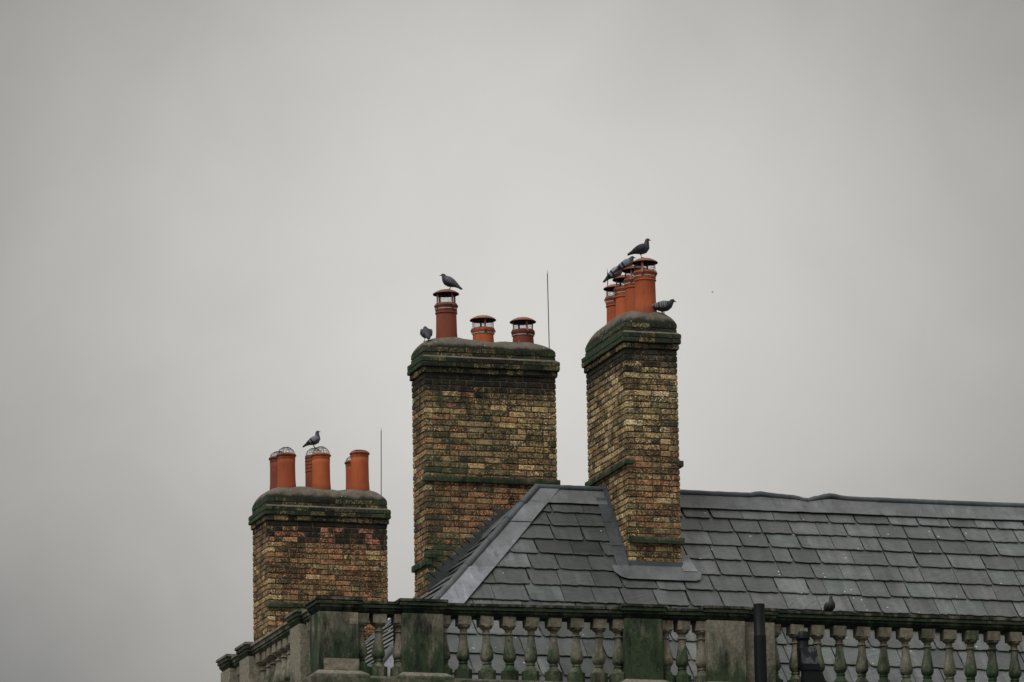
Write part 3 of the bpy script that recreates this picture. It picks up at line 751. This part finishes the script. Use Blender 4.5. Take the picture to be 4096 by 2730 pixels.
lead('lead_soaker', [fpt(W3-.01, vb_-.06, .066), fpt(W3+.18, vb_-.06, .066), fpt(W3+.13, vb_+.28, .055), fpt(W3-.01, vb_+.28, .055)], FRONT['n'], .004, (1.1, 1.1, 1.12, 1))
mb = MB()
for k in range(14):                                    # stepped upstand teeth on the left face
    z = zb3+.02+k*HC; y = .0+(z-zb3)/TF
    if z > AP.z-.02: break
    mb.prism([V(-.006, y-.03, z), V(-.006, y+.10, z-.02), V(-.006, y+.12, z+HC*.7), V(-.006, y+.03, z+HC*.6), V(-.006, y-.075+rng.uniform(-.02, .02), z+HC*1.15)], V(-1, 0, 0), .006)
mb.build('stepped_flashing', LEAD, roof, color=(.75, .74, .68, 1))
mb = MB(); mb.prism([V(-.008, -.012, zb3-.06), V(-.008, .97, AP.z+.02), V(-.008, .99, AP.z+.16), V(-.008, .86, AP.z+.08), V(-.008, -.012, zb3+.12)], V(-1, 0, 0), .003)
mb.build('lead_upstand', LEAD, roof, color=(.5, .53, .56, 1))
# --- stepped flashing across the middle stack's front
xs2 = lambda z: AP.x-(AP.z-z)/TL
mb = MB(); z = Z0-3.42
while z < AP.z-.18:
    xb = xs2(z)-.13+rng.uniform(-.012, .012)
    if xs2(z)+.05 > X2:
        a = max(xb, X2-.002); mb.prism([V(a, Y2-.006, z), V(xs2(z)+.06, Y2-.006, z), V(xs2(z)+.06+HC/TL, Y2-.006, z+HC), V(max(xb-.09, X2-.002), Y2-.006, z+HC)], V(0, -1, 0), .005)
    z += HC
mb.build('stepped_flashing', LEAD, roof, color=(.36, .39, .39, 1))

# ------------------------------------------------------------------ stone balustrade
bal = empty('stone_balustrade', (PX+3, PY+.2, zc), 'mossy dark sandstone balustrade with turned balusters and square pedestals along the parapet', 'balustrade')
def tilt(x): return .010*min(6.0, max(0, x-PX))
ZT = PZ+.255                                  # top of the rail
def rail_profile(o):                          # (outward, z) down one side
    return [(.00+o, 0), (.045+o, -.006), (.05+o, -.038), (.03+o, -.045), (.028+o, -.088), (.012+o, -.094), (.016+o, -.118), (-.004+o, -.142), (-.01+o, -.152)]
def rail_x(x0, x1, yc, hw, dz_, col, name='rail', ends=0.0, parent=None):
    pr = rail_profile(0); mb = MB(); n = max(1, int((x1-x0)/.9)); out = None
    for k in range(n):
        a, b = x0+(x1-x0)*k/n+.002, x0+(x1-x0)*(k+1)/n-.002; vs = []
        for x in (a, b):
            for o, z in pr: vs.append((x, yc-hw-o, ZT+dz_+z+tilt(x)))
            for o, z in reversed(pr): vs.append((x, yc+hw+o, ZT+dz_+z+tilt(x)))
        m = len(pr)*2; fs = [(i, i+1, m+i+1, m+i) for i in range(m-1)]+[(m-1, 0, m, 2*m-1), tuple(reversed(range(m))), tuple(range(m, 2*m))]
        mb.add(vs, fs)
    o = mb.build(name, STONE, parent or bal, color=col)
    fa = MB()
    for k in range(n):
        a, b = x0+(x1-x0)*k/n+.004, x0+(x1-x0)*(k+1)/n-.004; ta, tb = ZT+dz_+tilt(a), ZT+dz_+tilt(b); y = yc-hw-.032
        fa.add([(a, y, ta-.084), (b, y, tb-.084), (b, y+.02, tb-.084), (a, y+.02, ta-.084), (a, y, ta-.050), (b, y, tb-.050), (b, y+.02, tb-.050), (a, y+.02, ta-.050)], [(0, 3, 2, 1), (4, 5, 6, 7), (0, 1, 5, 4), (1, 2, 6, 5), (2, 3, 7, 6), (3, 0, 4, 7)])
    fa.build('fascia', STONE, o, color=(.85, .12, 1.0, 1))
    return o
def rail_y(y0, y1, xc, hw, col):
    pr = rail_profile(0); mb = MB(); n = max(1, int((y1-y0)/.9))
    for k in range(n):
        a, b = y0+(y1-y0)*k/n+.002, y0+(y1-y0)*(k+1)/n-.002; vs = []
        for y in (a, b):
            for o, z in pr: vs.append((xc-hw-o, y, ZT+z))
            for o, z in reversed(pr): vs.append((xc+hw+o, y, ZT+z))
        m = len(pr)*2; fs = [(i, i+1, m+i+1, m+i) for i in range(m-1)]+[(m-1, 0, m, 2*m-1), tuple(reversed(range(m))), tuple(range(m, 2*m))]
        mb.add(vs, fs)
    return mb.build('rail', STONE, bal, color=col)
def pedestal(x0, y0, W, D, col, capcol, panel=False, base_block=False):
    t = tilt(x0+W/2); zb, ztp = zc-.005, ZT-.150+t
    mb = MB(); ch = .012
    vs = []
    for z, o in ((zb, 0), (ztp, 0)):
        vs += [(x0+ch, y0, z), (x0+W-ch, y0, z), (x0+W, y0+ch, z), (x0+W, y0+D-ch, z), (x0+W-ch, y0+D, z), (x0+ch, y0+D, z), (x0, y0+D-ch, z), (x0, y0+ch, z)]
    mb.add(vs, [(i, (i+1) % 8, (i+1) % 8+8, i+8) for i in range(8)]+[tuple(reversed(range(8))), tuple(range(8, 16))])
    p = mb.build('pedestal', STONE, bal, color=col)
    # moulded cap all round
    pr = rail_profile(0); c = MB(); rings = []
    zt = ZT+.03+t
    for o, z in [(-.12, .004)]+pr: rings.append([(x0-o, y0-o, zt+z), (x0+W+o, y0-o, zt+z), (x0+W+o, y0+D+o, zt+z), (x0-o, y0+D+o, zt+z)])
    rings.append([(x0+.03, y0+.03, ztp-.003), (x0+W-.03, y0+.03, ztp-.003), (x0+W-.03, y0+D-.03, ztp-.003), (x0+.03, y0+D-.03, ztp-.003)])
    vs = [v for r_ in rings for v in r_]; fs = [(0, 1, 2, 3)]
    for i in range(len(rings)-1): fs += [(i*4+k, i*4+(k+1) % 4, (i+1)*4+(k+1) % 4, (i+1)*4+k) for k in range(4)]
    k = (len(rings)-1)*4; fs.append((k+3, k+2, k+1, k)); c.add(vs, fs); c.build('cap', STONE, p, color=capcol)
    fa = MB(); o = .032; fa.box((x0-o, y0-o, zt-.084), (x0+W+o, y0-o+.02, zt-.050)); fa.box((x0-o, y0-o+.021, zt-.084), (x0-o+.02, y0+D+o, zt-.050)); fa.build('fascia', STONE, p, color=(.85, .12, 1.0, 1))
    # sloped plinth
    b = MB(); o = .10
    lo = [(x0-o, y0-o), (x0+W+o, y0-o), (x0+W+o, y0+D), (x0-o, y0+D)]; hi = [(x0-.012, y0-.012), (x0+W+.012, y0-.012), (x0+W+.012, y0+D), (x0-.012, y0+D)]
    b.add([(a, q, zc-.05) for a, q in lo]+[(a, q, zc+.0) for a, q in lo]+[(a, q, zc+.055) for a, q in hi], [(i, (i+1) % 4, (i+1) % 4+4, i+4) for i in range(4)]+[(4+i, 4+(i+1) % 4, 8+(i+1) % 4, 8+i) for i in range(4)]+[(8, 9, 10, 11), (3, 2, 1, 0)])
    b.build('plinth', STONE, p, color=(.35, .12, .9, 1))
    if base_block:
        q = MB(); q.box((x0+.05, y0-.004, zc+.06), (x0+W-.005, y0+.05, zc+.20)); q.build('repaired_block', STONE, p, color=(.10, .0, 1.0, 1))
        q = MB(); q.box((x0+W-.115, y0-.0035, ztp-.15), (x0+W-.01, y0+.05, ztp-.006)); q.build('repaired_block', STONE, p, color=(.05, .0, 1.1, 1))
    return p
def baluster_mesh(seed):
    mb = MB(); H = .74
    mb.box((-.0825, -.0825, H-.105), (.0825, .0825, H))
    prof = [(.0, H-.10), (.078, H-.105), (.080, H-.118), (.066, H-.135), (.046, H-.142), (.043, H-.155), (.042, H-.185), (.058, H-.190), (.060, H-.198), (.043, H-.206), (.044, H-.24), (.050, H-.29), (.060, H-.34), (.072, H-.395), (.080, H-.445), (.078, H-.475), (.066, H-.50), (.048, H-.515), (.045, H-.522), (.056, H-.527), (.056, H-.540), (.046, H-.548), (.055, H-.565), (.078, H-.60), (.090, H-.615), (0, H-.62)]
    mb.lathe(prof, (0, 0, 0), 20)
    a, b = .100, .045; oc = [(a, -b), (a, b), (b, a), (-b, a), (-a, b), (-a, -b), (-b, -a), (b, -a)]
    mb.add([(x, y, 0) for x, y in oc]+[(x, y, H-.612) for x, y in oc], [(i, (i+1) % 8, (i+1) % 8+8, i+8) for i in range(8)]+[tuple(reversed(range(8))), tuple(range(8, 16))])
    r3 = random.Random(seed); a1, a2, p1 = r3.uniform(0, 6), r3.uniform(0, 6), r3.uniform(.004, .009)
    for v in mb.v:                                # each one eroded its own way
        w = 1+.05*math.sin(9*v.z+a1)*math.sin(3*math.atan2(v.y, v.x)+a2); v.x *= w; v.y *= w
        v += V(r3.uniform(-1, 1), r3.uniform(-1, 1), r3.uniform(-1, 1))*.0035
        v.x += p1*math.sin(4*v.z+a2)
    return mb.mesh('baluster', STONE, smooth=35)
BALS = [baluster_mesh(k) for k in range(9)]; r2 = random.Random(15)
def baluster(x, y, dark=0):
    t = tilt(x); z0 = zc-.004; o = bpy.data.objects.new('baluster', r2.choice(BALS)); link(o, bal, (x, y, z0)); o.scale.z = (ZT-.150+t-z0)/.74
    o.rotation_euler.z = r2.uniform(-.05, .05); o.color = (r2.uniform(.34, .52)+dark*.13, r2.uniform(.18, .34)+dark*.12, r2.uniform(.8, 1.1)-dark*.15, 1)
    # stone lug bridging to the rail's inner edge
    m = MB(); m.box((x+.075, y+.14, ZT-.235+t), (x+.145, y+.20, ZT-.140+t)); m.build('lug', STONE, o, color=(.2, .1, 1, 1))
RC = (.50, .72, .75, 1); RC2 = (.55, .70, .8, 1)
YC = PY+.22
for x0, x1, ls, cc, blk in ((0, .495, (.66, .54, .95, 1), RC, True), (1.045, 1.557, (.68, .48, 1.0, 1), RC, False), (3.861, 4.341, (.88, .34, .9, 1), RC2, False), (4.913, 5.407, (.40, .34, 1.0, 1), RC, False)):
    pedestal(PX+x0, PY, x1-x0, .45, ls, cc, base_block=blk)
pedestal(PX+5.40, PY+.07, .41, .40, (.25, .10, 1.05, 1), RC)
for a, b in ((.45, 1.09), (1.52, 3.90), (4.30, 4.95)):
    rail_x(PX+a, PX+b, YC, .15, 0, RC2 if a > 1 else RC)
rail_x(PX+5.78, XR+1, YC+.10, .16, .02, (.50, .72, .7, 1))
for x in (.562, .781, 1.041, 1.59, 1.846, 2.133, 2.421, 2.697, 2.986, 3.273, 3.565, 3.809, 4.42, 4.634, 4.879): baluster(PX+x, YC-.06)
for i in range(13): baluster(PX+5.84+i*.2875, YC+.02, 1.0 if i > 2 else .3)
# run along the left side, going away
XC = PX+.22
for y0, y1 in ((.933, 1.379), (3.41, 3.846), (4.366, 4.798)): pedestal(PX, PY+y0, .45, y1-y0, (.16, .12, 1.1, 1), (.62, .36, .9, 1))
for a, b in ((.40, .98), (1.34, 3.45), (3.80, 4.40)): rail_y(PY+a, PY+b, XC, .15, (.50, .25, 1.0, 1))
for y in (.60, .79, 1.44, 1.70, 1.955, 2.21, 2.465, 2.72, 2.975, 3.23, 4.0, 4.22): baluster(XC-.06, PY+y)
# base course carrying the balusters
mb = MB()
for lo, hi in (((PX+.51, PY+.0, zc-.05), (15, PY+.40, zc)), ((PX+.0, PY+.46, zc-.05), (PX+.40, PY+4.8, zc))):
    mb.box(lo, hi)
mb.build('base_course', STONE, bal, color=(.45, .2, .9, 1))

# ------------------------------------------------------------------ black vent pipe in front of the pedestals
pt = onY(3036, 2418, PY-.20)
vp = empty('vent_pipe', (pt.x, pt.y, 0), 'black pipe rising in front of the balustrade pedestals', 'pipe')
mb = MB(); zj = onY(3036, 2545, PY-.20).z
mb.lathe([(0, 0), (.074, 0), (.076, zj), (.0, zj)], (pt.x, pt.y, 0), 28); mb.build('lower_pipe', BLACKP, vp, smooth=40)
mb = MB(); mb.lathe([(.071, zj-.1), (.0735, zj-.09), (.0735, zj+.008), (.071, zj+.012), (.070, pt.z), (.063, pt.z), (.060, zj), (.0, zj)], (pt.x, pt.y, 0), 28); up = mb.build('upper_pipe', BLACKP, vp, smooth=40)
mb = MB(); mb.box((pt.x-.10, pt.y+.0, zc-.20), (pt.x+.10, PY-.09, zc-.14)); mb.build('bracket', BLACKP, vp)

# ------------------------------------------------------------------ black cast box behind the balusters
hb_ = onY(3236, 2600, PY+.06)
hp = empty('cast_iron_box', (hb_.x, hb_.y, zc), 'black box with flaking paint fixed between two balusters right of the pipe', 'box')
def zpx(y): return onY(3240, y, PY+.06).z
mb = MB(); x, y = hb_.x, hb_.y
mb.add([(x-.10, y-.08, zc), (x+.22, y-.08, zc), (x+.22, y+.07, zc), (x-.10, y+.07, zc), (x-.09, y-.07, zpx(2684)), (x+.13, y-.07, zpx(2684)), (x+.13, y+.06, zpx(2684)), (x-.09, y+.06, zpx(2684))], [(0, 1, 5, 4), (1, 2, 6, 5), (2, 3, 7, 6), (3, 0, 4, 7), (4, 5, 6, 7), (3, 2, 1, 0)])
mb.build('base', BLACKP, hp)
mb = MB(); mb.box((x-.10, y-.085, zpx(2684)), (x+.105, y+.07, zpx(2660))); mb.build('collar', BLACKP, hp)
mb = MB(); a, b = zpx(2660), zpx(2594)
mb.add([(x-.085, y-.075, a), (x+.09, y-.075, a), (x+.09, y+.06, a), (x-.085, y+.06, a), (x-.09, y-.08, b), (x+.075, y-.08, b), (x+.075, y+.06, b), (x-.09, y+.06, b)], [(0, 1, 5, 4), (1, 2, 6, 5), (2, 3, 7, 6), (3, 0, 4, 7), (4, 5, 6, 7), (3, 2, 1, 0)])
mb.build('housing', PEEL, hp)
mb = MB(); mb.lathe([(.07, zpx(2594)), (.085, zpx(2590)), (.075, zpx(2578)), (.07, zpx(2560)), (.09, zpx(2550)), (.085, zpx(2530)), (.07, zpx(2522)), (0, zpx(2521))], (x-.03, y+.14, 0), 20)
mb.box((x-.115, y+.05, zpx(2670)), (x+.055, y+.16, zpx(2592))); mb.build('hood', BLACKP, hp, smooth=35)

# ------------------------------------------------------------------ pigeons
def loft(mb, rings, seg=14, colf=None):
    """rings: (x, z, half width, half height, y offset); cross-sections stand square to the spine"""
    n = len(rings); vs = []; cs = []
    for i, (x, z, hw, hh, yo) in enumerate(rings):
        a = rings[max(0, i-1)]; b = rings[min(n-1, i+1)]; t = V(b[0]-a[0], 0, b[1]-a[1]).normalized(); nz = V(-t.z, 0, t.x)
        for k in range(seg):
            q = 2*math.pi*k/seg; p = V(x, yo, z)+nz*hh*math.sin(q)+V(0, 1, 0)*hw*math.cos(q); vs.append(p); cs.append(colf(i/(n-1), math.sin(q), x, z) if colf else (.1, .1, .1, 1))
    fs = [(i*seg+k, i*seg+(k+1) % seg, (i+1)*seg+(k+1) % seg, (i+1)*seg+k) for i in range(n-1) for k in range(seg)]
    fs += [tuple(reversed(range(seg))), tuple(range((n-1)*seg, n*seg))]
    k0 = len(mb.c); mb.add(vs, fs); mb.c[k0:] = cs
POSES = {
 'alert': [(-.175, .098, .020, .005), (-.13, .113, .026, .009), (-.09, .128, .036, .020), (-.05, .143, .050, .040), (-.005, .150, .060, .053), (.035, .160, .059, .056), (.062, .182, .048, .046), (.074, .212, .034, .033), (.080, .238, .026, .027), (.088, .258, .024, .026), (.101, .264, .019, .020), (.112, .261, .011, .012)],
 'hunch': [(-.165, .075, .020, .005), (-.12, .098, .028, .010), (-.085, .116, .038, .022), (-.045, .132, .052, .042), (0, .145, .062, .056), (.04, .160, .060, .056), (.070, .180, .046, .043), (.088, .200, .031, .032), (.100, .216, .026, .027), (.115, .220, .020, .021), (.127, .216, .011, .012)],
 'low':   [(-.175, .100, .020, .005), (-.13, .108, .028, .010), (-.09, .112, .038, .022), (-.045, .115, .052, .042), (0, .120, .062, .055), (.045, .132, .058, .053), (.078, .150, .043, .041), (.098, .172, .030, .030), (.110, .190, .026, .026), (.124, .195, .020, .021), (.135, .191, .011, .012)],
}
DKB = (.042, .050, .062); GRY = (.26, .275, .31); PUR = (.055, .035, .055); GREEN = (.03, .05, .045); PLG = (.40, .41, .44)
def pigeon(loc, heading, pose, label, body=DKB, wing=DKB, neck=GREEN, bars=True, pitch=0, scale=1.0, legs=True, belly=None, sink=.042):
    root = empty('pigeon', loc, label, 'pigeon', 'pigeons perched on the roof')
    sp = [(x, z, hw*1.2, hh*1.18) if .04 < i/11 < .62 else (x, z, hw*1.04, hh*1.04) for i, (x, z, hw, hh) in enumerate(POSES[pose])]
    Rm = Matrix.Rotation(heading, 4, 'Z') @ Matrix.Translation((0, 0, .10-sink)) @ Matrix.Rotation(pitch, 4, 'Y') @ Matrix.Translation((0, 0, -.10)) @ Matrix.Scale(scale, 4)
    def emit(mb, name, mat, parent=root, smooth=True):
        mb.v = [Vector(loc)+(Rm @ v) for v in mb.v]; return mb.build(name, mat, parent, smooth=smooth, attr=True, origin=loc)
    belly = belly or tuple(q*1.25 for q in body)
    def cf(t, s, x, z):
        c = Vector(body).lerp(Vector(belly), max(0, -s))
        if t > .62: c = Vector(neck).lerp(Vector(body), max(0, (t-.8)*3) if t > .8 else 0)
        if t < .1: c = Vector((.02, .022, .028))
        return (*c, 1)
    mb = MB(); loft(mb, [(*r_, 0) for r_ in sp], 16, cf); bd = emit(mb, 'body', FEATH)
    hx, hz = sp[-1][0], sp[-1][1]
    mb = MB(); loft(mb, [(hx-.004, hz-.001, .008, .009, 0), (hx+.010, hz-.004, .0055, .006, 0), (hx+.024, hz-.011, .002, .0025, 0)], 8); emit(mb, 'beak', BEAK)
    for s in (-1, 1):
        mb = MB(); e = V(sp[-2][0]-.002, s*.0185, sp[-2][1]+.004); mb.lathe([(0, -.004), (.003, -.0028), (.004, 0), (.003, .0028), (0, .004)], e, 8); emit(mb, 'eye', EYE)
        # folded wing hugging the flank
        i0 = sp[5]; w = MB(); rings = []
        pts = [(.062, .004, .004, .010), (.048, .008, .012, .034), (.015, .008, .015, .044), (-.03, .006, .014, .040), (-.075, .004, .011, .030), (-.115, .004, .007, .018), (-.155, .006, .004, .009), (-.175, .007, .002, .004)]
        def spine(x):
            for a, b in zip(sp, sp[1:]):
                if a[0] <= x <= b[0]: t = (x-a[0])/(b[0]-a[0]); return a[1]+(b[1]-a[1])*t, a[2]+(b[2]-a[2])*t
            return (sp[0][1], sp[0][2]) if x < sp[0][0] else (sp[5][1], sp[5][2])
        for x, dz_, hw, hh in pts:
            z, bwid = spine(x); rings.append((x, z+dz_+.004, hw, hh, s*(max(.014, bwid)-.006)))
        def wf(t, q, x, z):
            c = Vector(wing)
            if bars and (-.045 < x < -.02 or -.10 < x < -.07): c = Vector((.018, .019, .022))
            elif bars and x < -.10: c = Vector((.045, .05, .058))
            if not bars and (i_hash(x, z) > .62): c = Vector((.30, .31, .33))
            return (*c, 1)
        def i_hash(x, z): return (math.sin(x*211+z*173+s)*.5+.5)
        # refine rings for crisp bars
        fine = []
        for a, b in zip(rings, rings[1:]):
            for k in range(4): t = k/4; fine.append(tuple(a[j]+(b[j]-a[j])*t for j in range(5)))
        fine.append(rings[-1]); loft(w, fine, 12, wf); emit(w, 'wing', FEATH)
        if legs:
            m = MB(); y = s*.022; hip = spine(-.01)[0]-.04
            top = Rm @ V(-.012, y, hip); foot = Matrix.Rotation(heading, 4, 'Z') @ V(.004, y*1.1, .004)
            mid = top.lerp(foot, .55)+(Matrix.Rotation(heading, 4, 'Z') @ V(-.006, 0, 0))
            L0 = Vector(loc); m.tube([L0+top, L0+mid, L0+foot], [.0085*scale, .004, .0036], 6)
            for aa in (-.5, 0, .5, math.pi):
                d = Matrix.Rotation(heading+aa, 4, 'Z') @ V(.026 if aa < 3 else .015, 0, 0); m.tube([L0+foot, L0+foot+d*.6+V(0, 0, .001), L0+foot+d-V(0, 0, .002)], [.0035, .003, .0018], 5)
            m.build('leg', LEG, root, smooth=True, origin=loc)
    return root
RIGHT = -YAW; LEFTA = math.pi-YAW
# on the wire guard of the lowest stack
gx = onY(1262, 1795, Y1+.45)
pigeon((onY(1258, 1790, Y1+.63).x, Y1+.63, Z0+.985+.117), RIGHT+.1, 'alert', 'pale grey pigeon with dark wing bars on the wire guard of the lowest stack', (.10, .105, .125), GRY, (.05, .055, .075), True, -.26, 1.0, belly=(.2, .2, .2))
x = onY(1795, 1360, Y2+.29).x; cowl = lambda zr, ch: Z0+zr+ch-.075+.055
pigeon((x+.02, Y2+.29, cowl(.915, .21)), LEFTA, 'hunch', 'dark chequered pigeon facing left on the tall cowl of the middle stack', DKB, (.035, .04, .048), GREEN, False, -.20, 1.0)
s3 = onY(1701, 1345, Y2+.25); zs = hz2(s3.x, Y2+.2)
pigeon((s3.x, Y2+.2, zs-.002), math.pi/2-.1-YAW*0, 'hunch', 'grey pigeon seen from behind on the left shoulder of the middle stack', (.05, .055, .065), (.10, .11, .125), GREEN, True, -.2, 1.0)
pigeon((P3[0][0]-.04, P3[0][1], P3[0][2]+.19-.075+.056), RIGHT-.1, 'alert', 'dark purple-necked pigeon standing highest, on the front cowl of the tallest stack', DKB, (.032, .040, .050), PUR, True, -.08, 1.03, belly=(.10, .10, .11))
sx = onY(2650, 1258, .09)
pigeon((sx.x, .09, hz3(sx.x, .09)-.002), RIGHT+.05, 'low', 'dark pigeon with pale wing bars crouching beside the front pot of the tallest stack', DKB, (.035, .04, .047), (.03, .034, .042), False, .06, 1.1)
def onc(k, dx): return (P3[k][0]+dx, P3[k][1], P3[k][2]+.19-.075+.035)
pigeon(onc(1, -.115), RIGHT, 'hunch', 'grey pigeon half hidden behind the front cowl of the tallest stack', (.06, .07, .085), GRY, (.04, .055, .07), True, -.20, 1.0, belly=(.2, .2, .21), sink=.115)
pigeon(onc(2, -.125), RIGHT, 'hunch', 'pale grey black-barred pigeon leaning on the third cowl of the tallest stack, tail down', (.07, .075, .085), PLG, (.12, .125, .14), True, -.30, 1.05, belly=(.22, .22, .23), sink=.105)
px8 = onY(3325, 2452, PY+.32-.05)
pigeon((px8.x, PY+.30, ZT+.02+tilt(px8.x)-.001), RIGHT-.95, 'alert', 'dark pigeon standing on the balustrade rail against the slates', (.022, .026, .03), (.024, .028, .032), (.022, .028, .028), True, -.45, .86)

# ------------------------------------------------------------------ a bird far off in the sky
fb = CAM + ray(2850, 1169).normalized()*420
b = empty('flying_bird', fb, 'tiny far-off bird in the sky right of the tallest stack', 'bird')
mb = MB(); mb.tube([fb+RT*(-.05)-UP*.03, fb, fb+RT*.06+UP*.03], [.01, .03, .012], 8); mb.build('body', BLACKP, b)
for s in (-1, 1):
    mb = MB(); mb.prism([fb+RT*.02, fb+RT*-.02, fb+RT*(s*.06-.02)+UP*(.02*s)+FWD*s*.05], UP, .004); mb.build('wing', BLACKP, b)
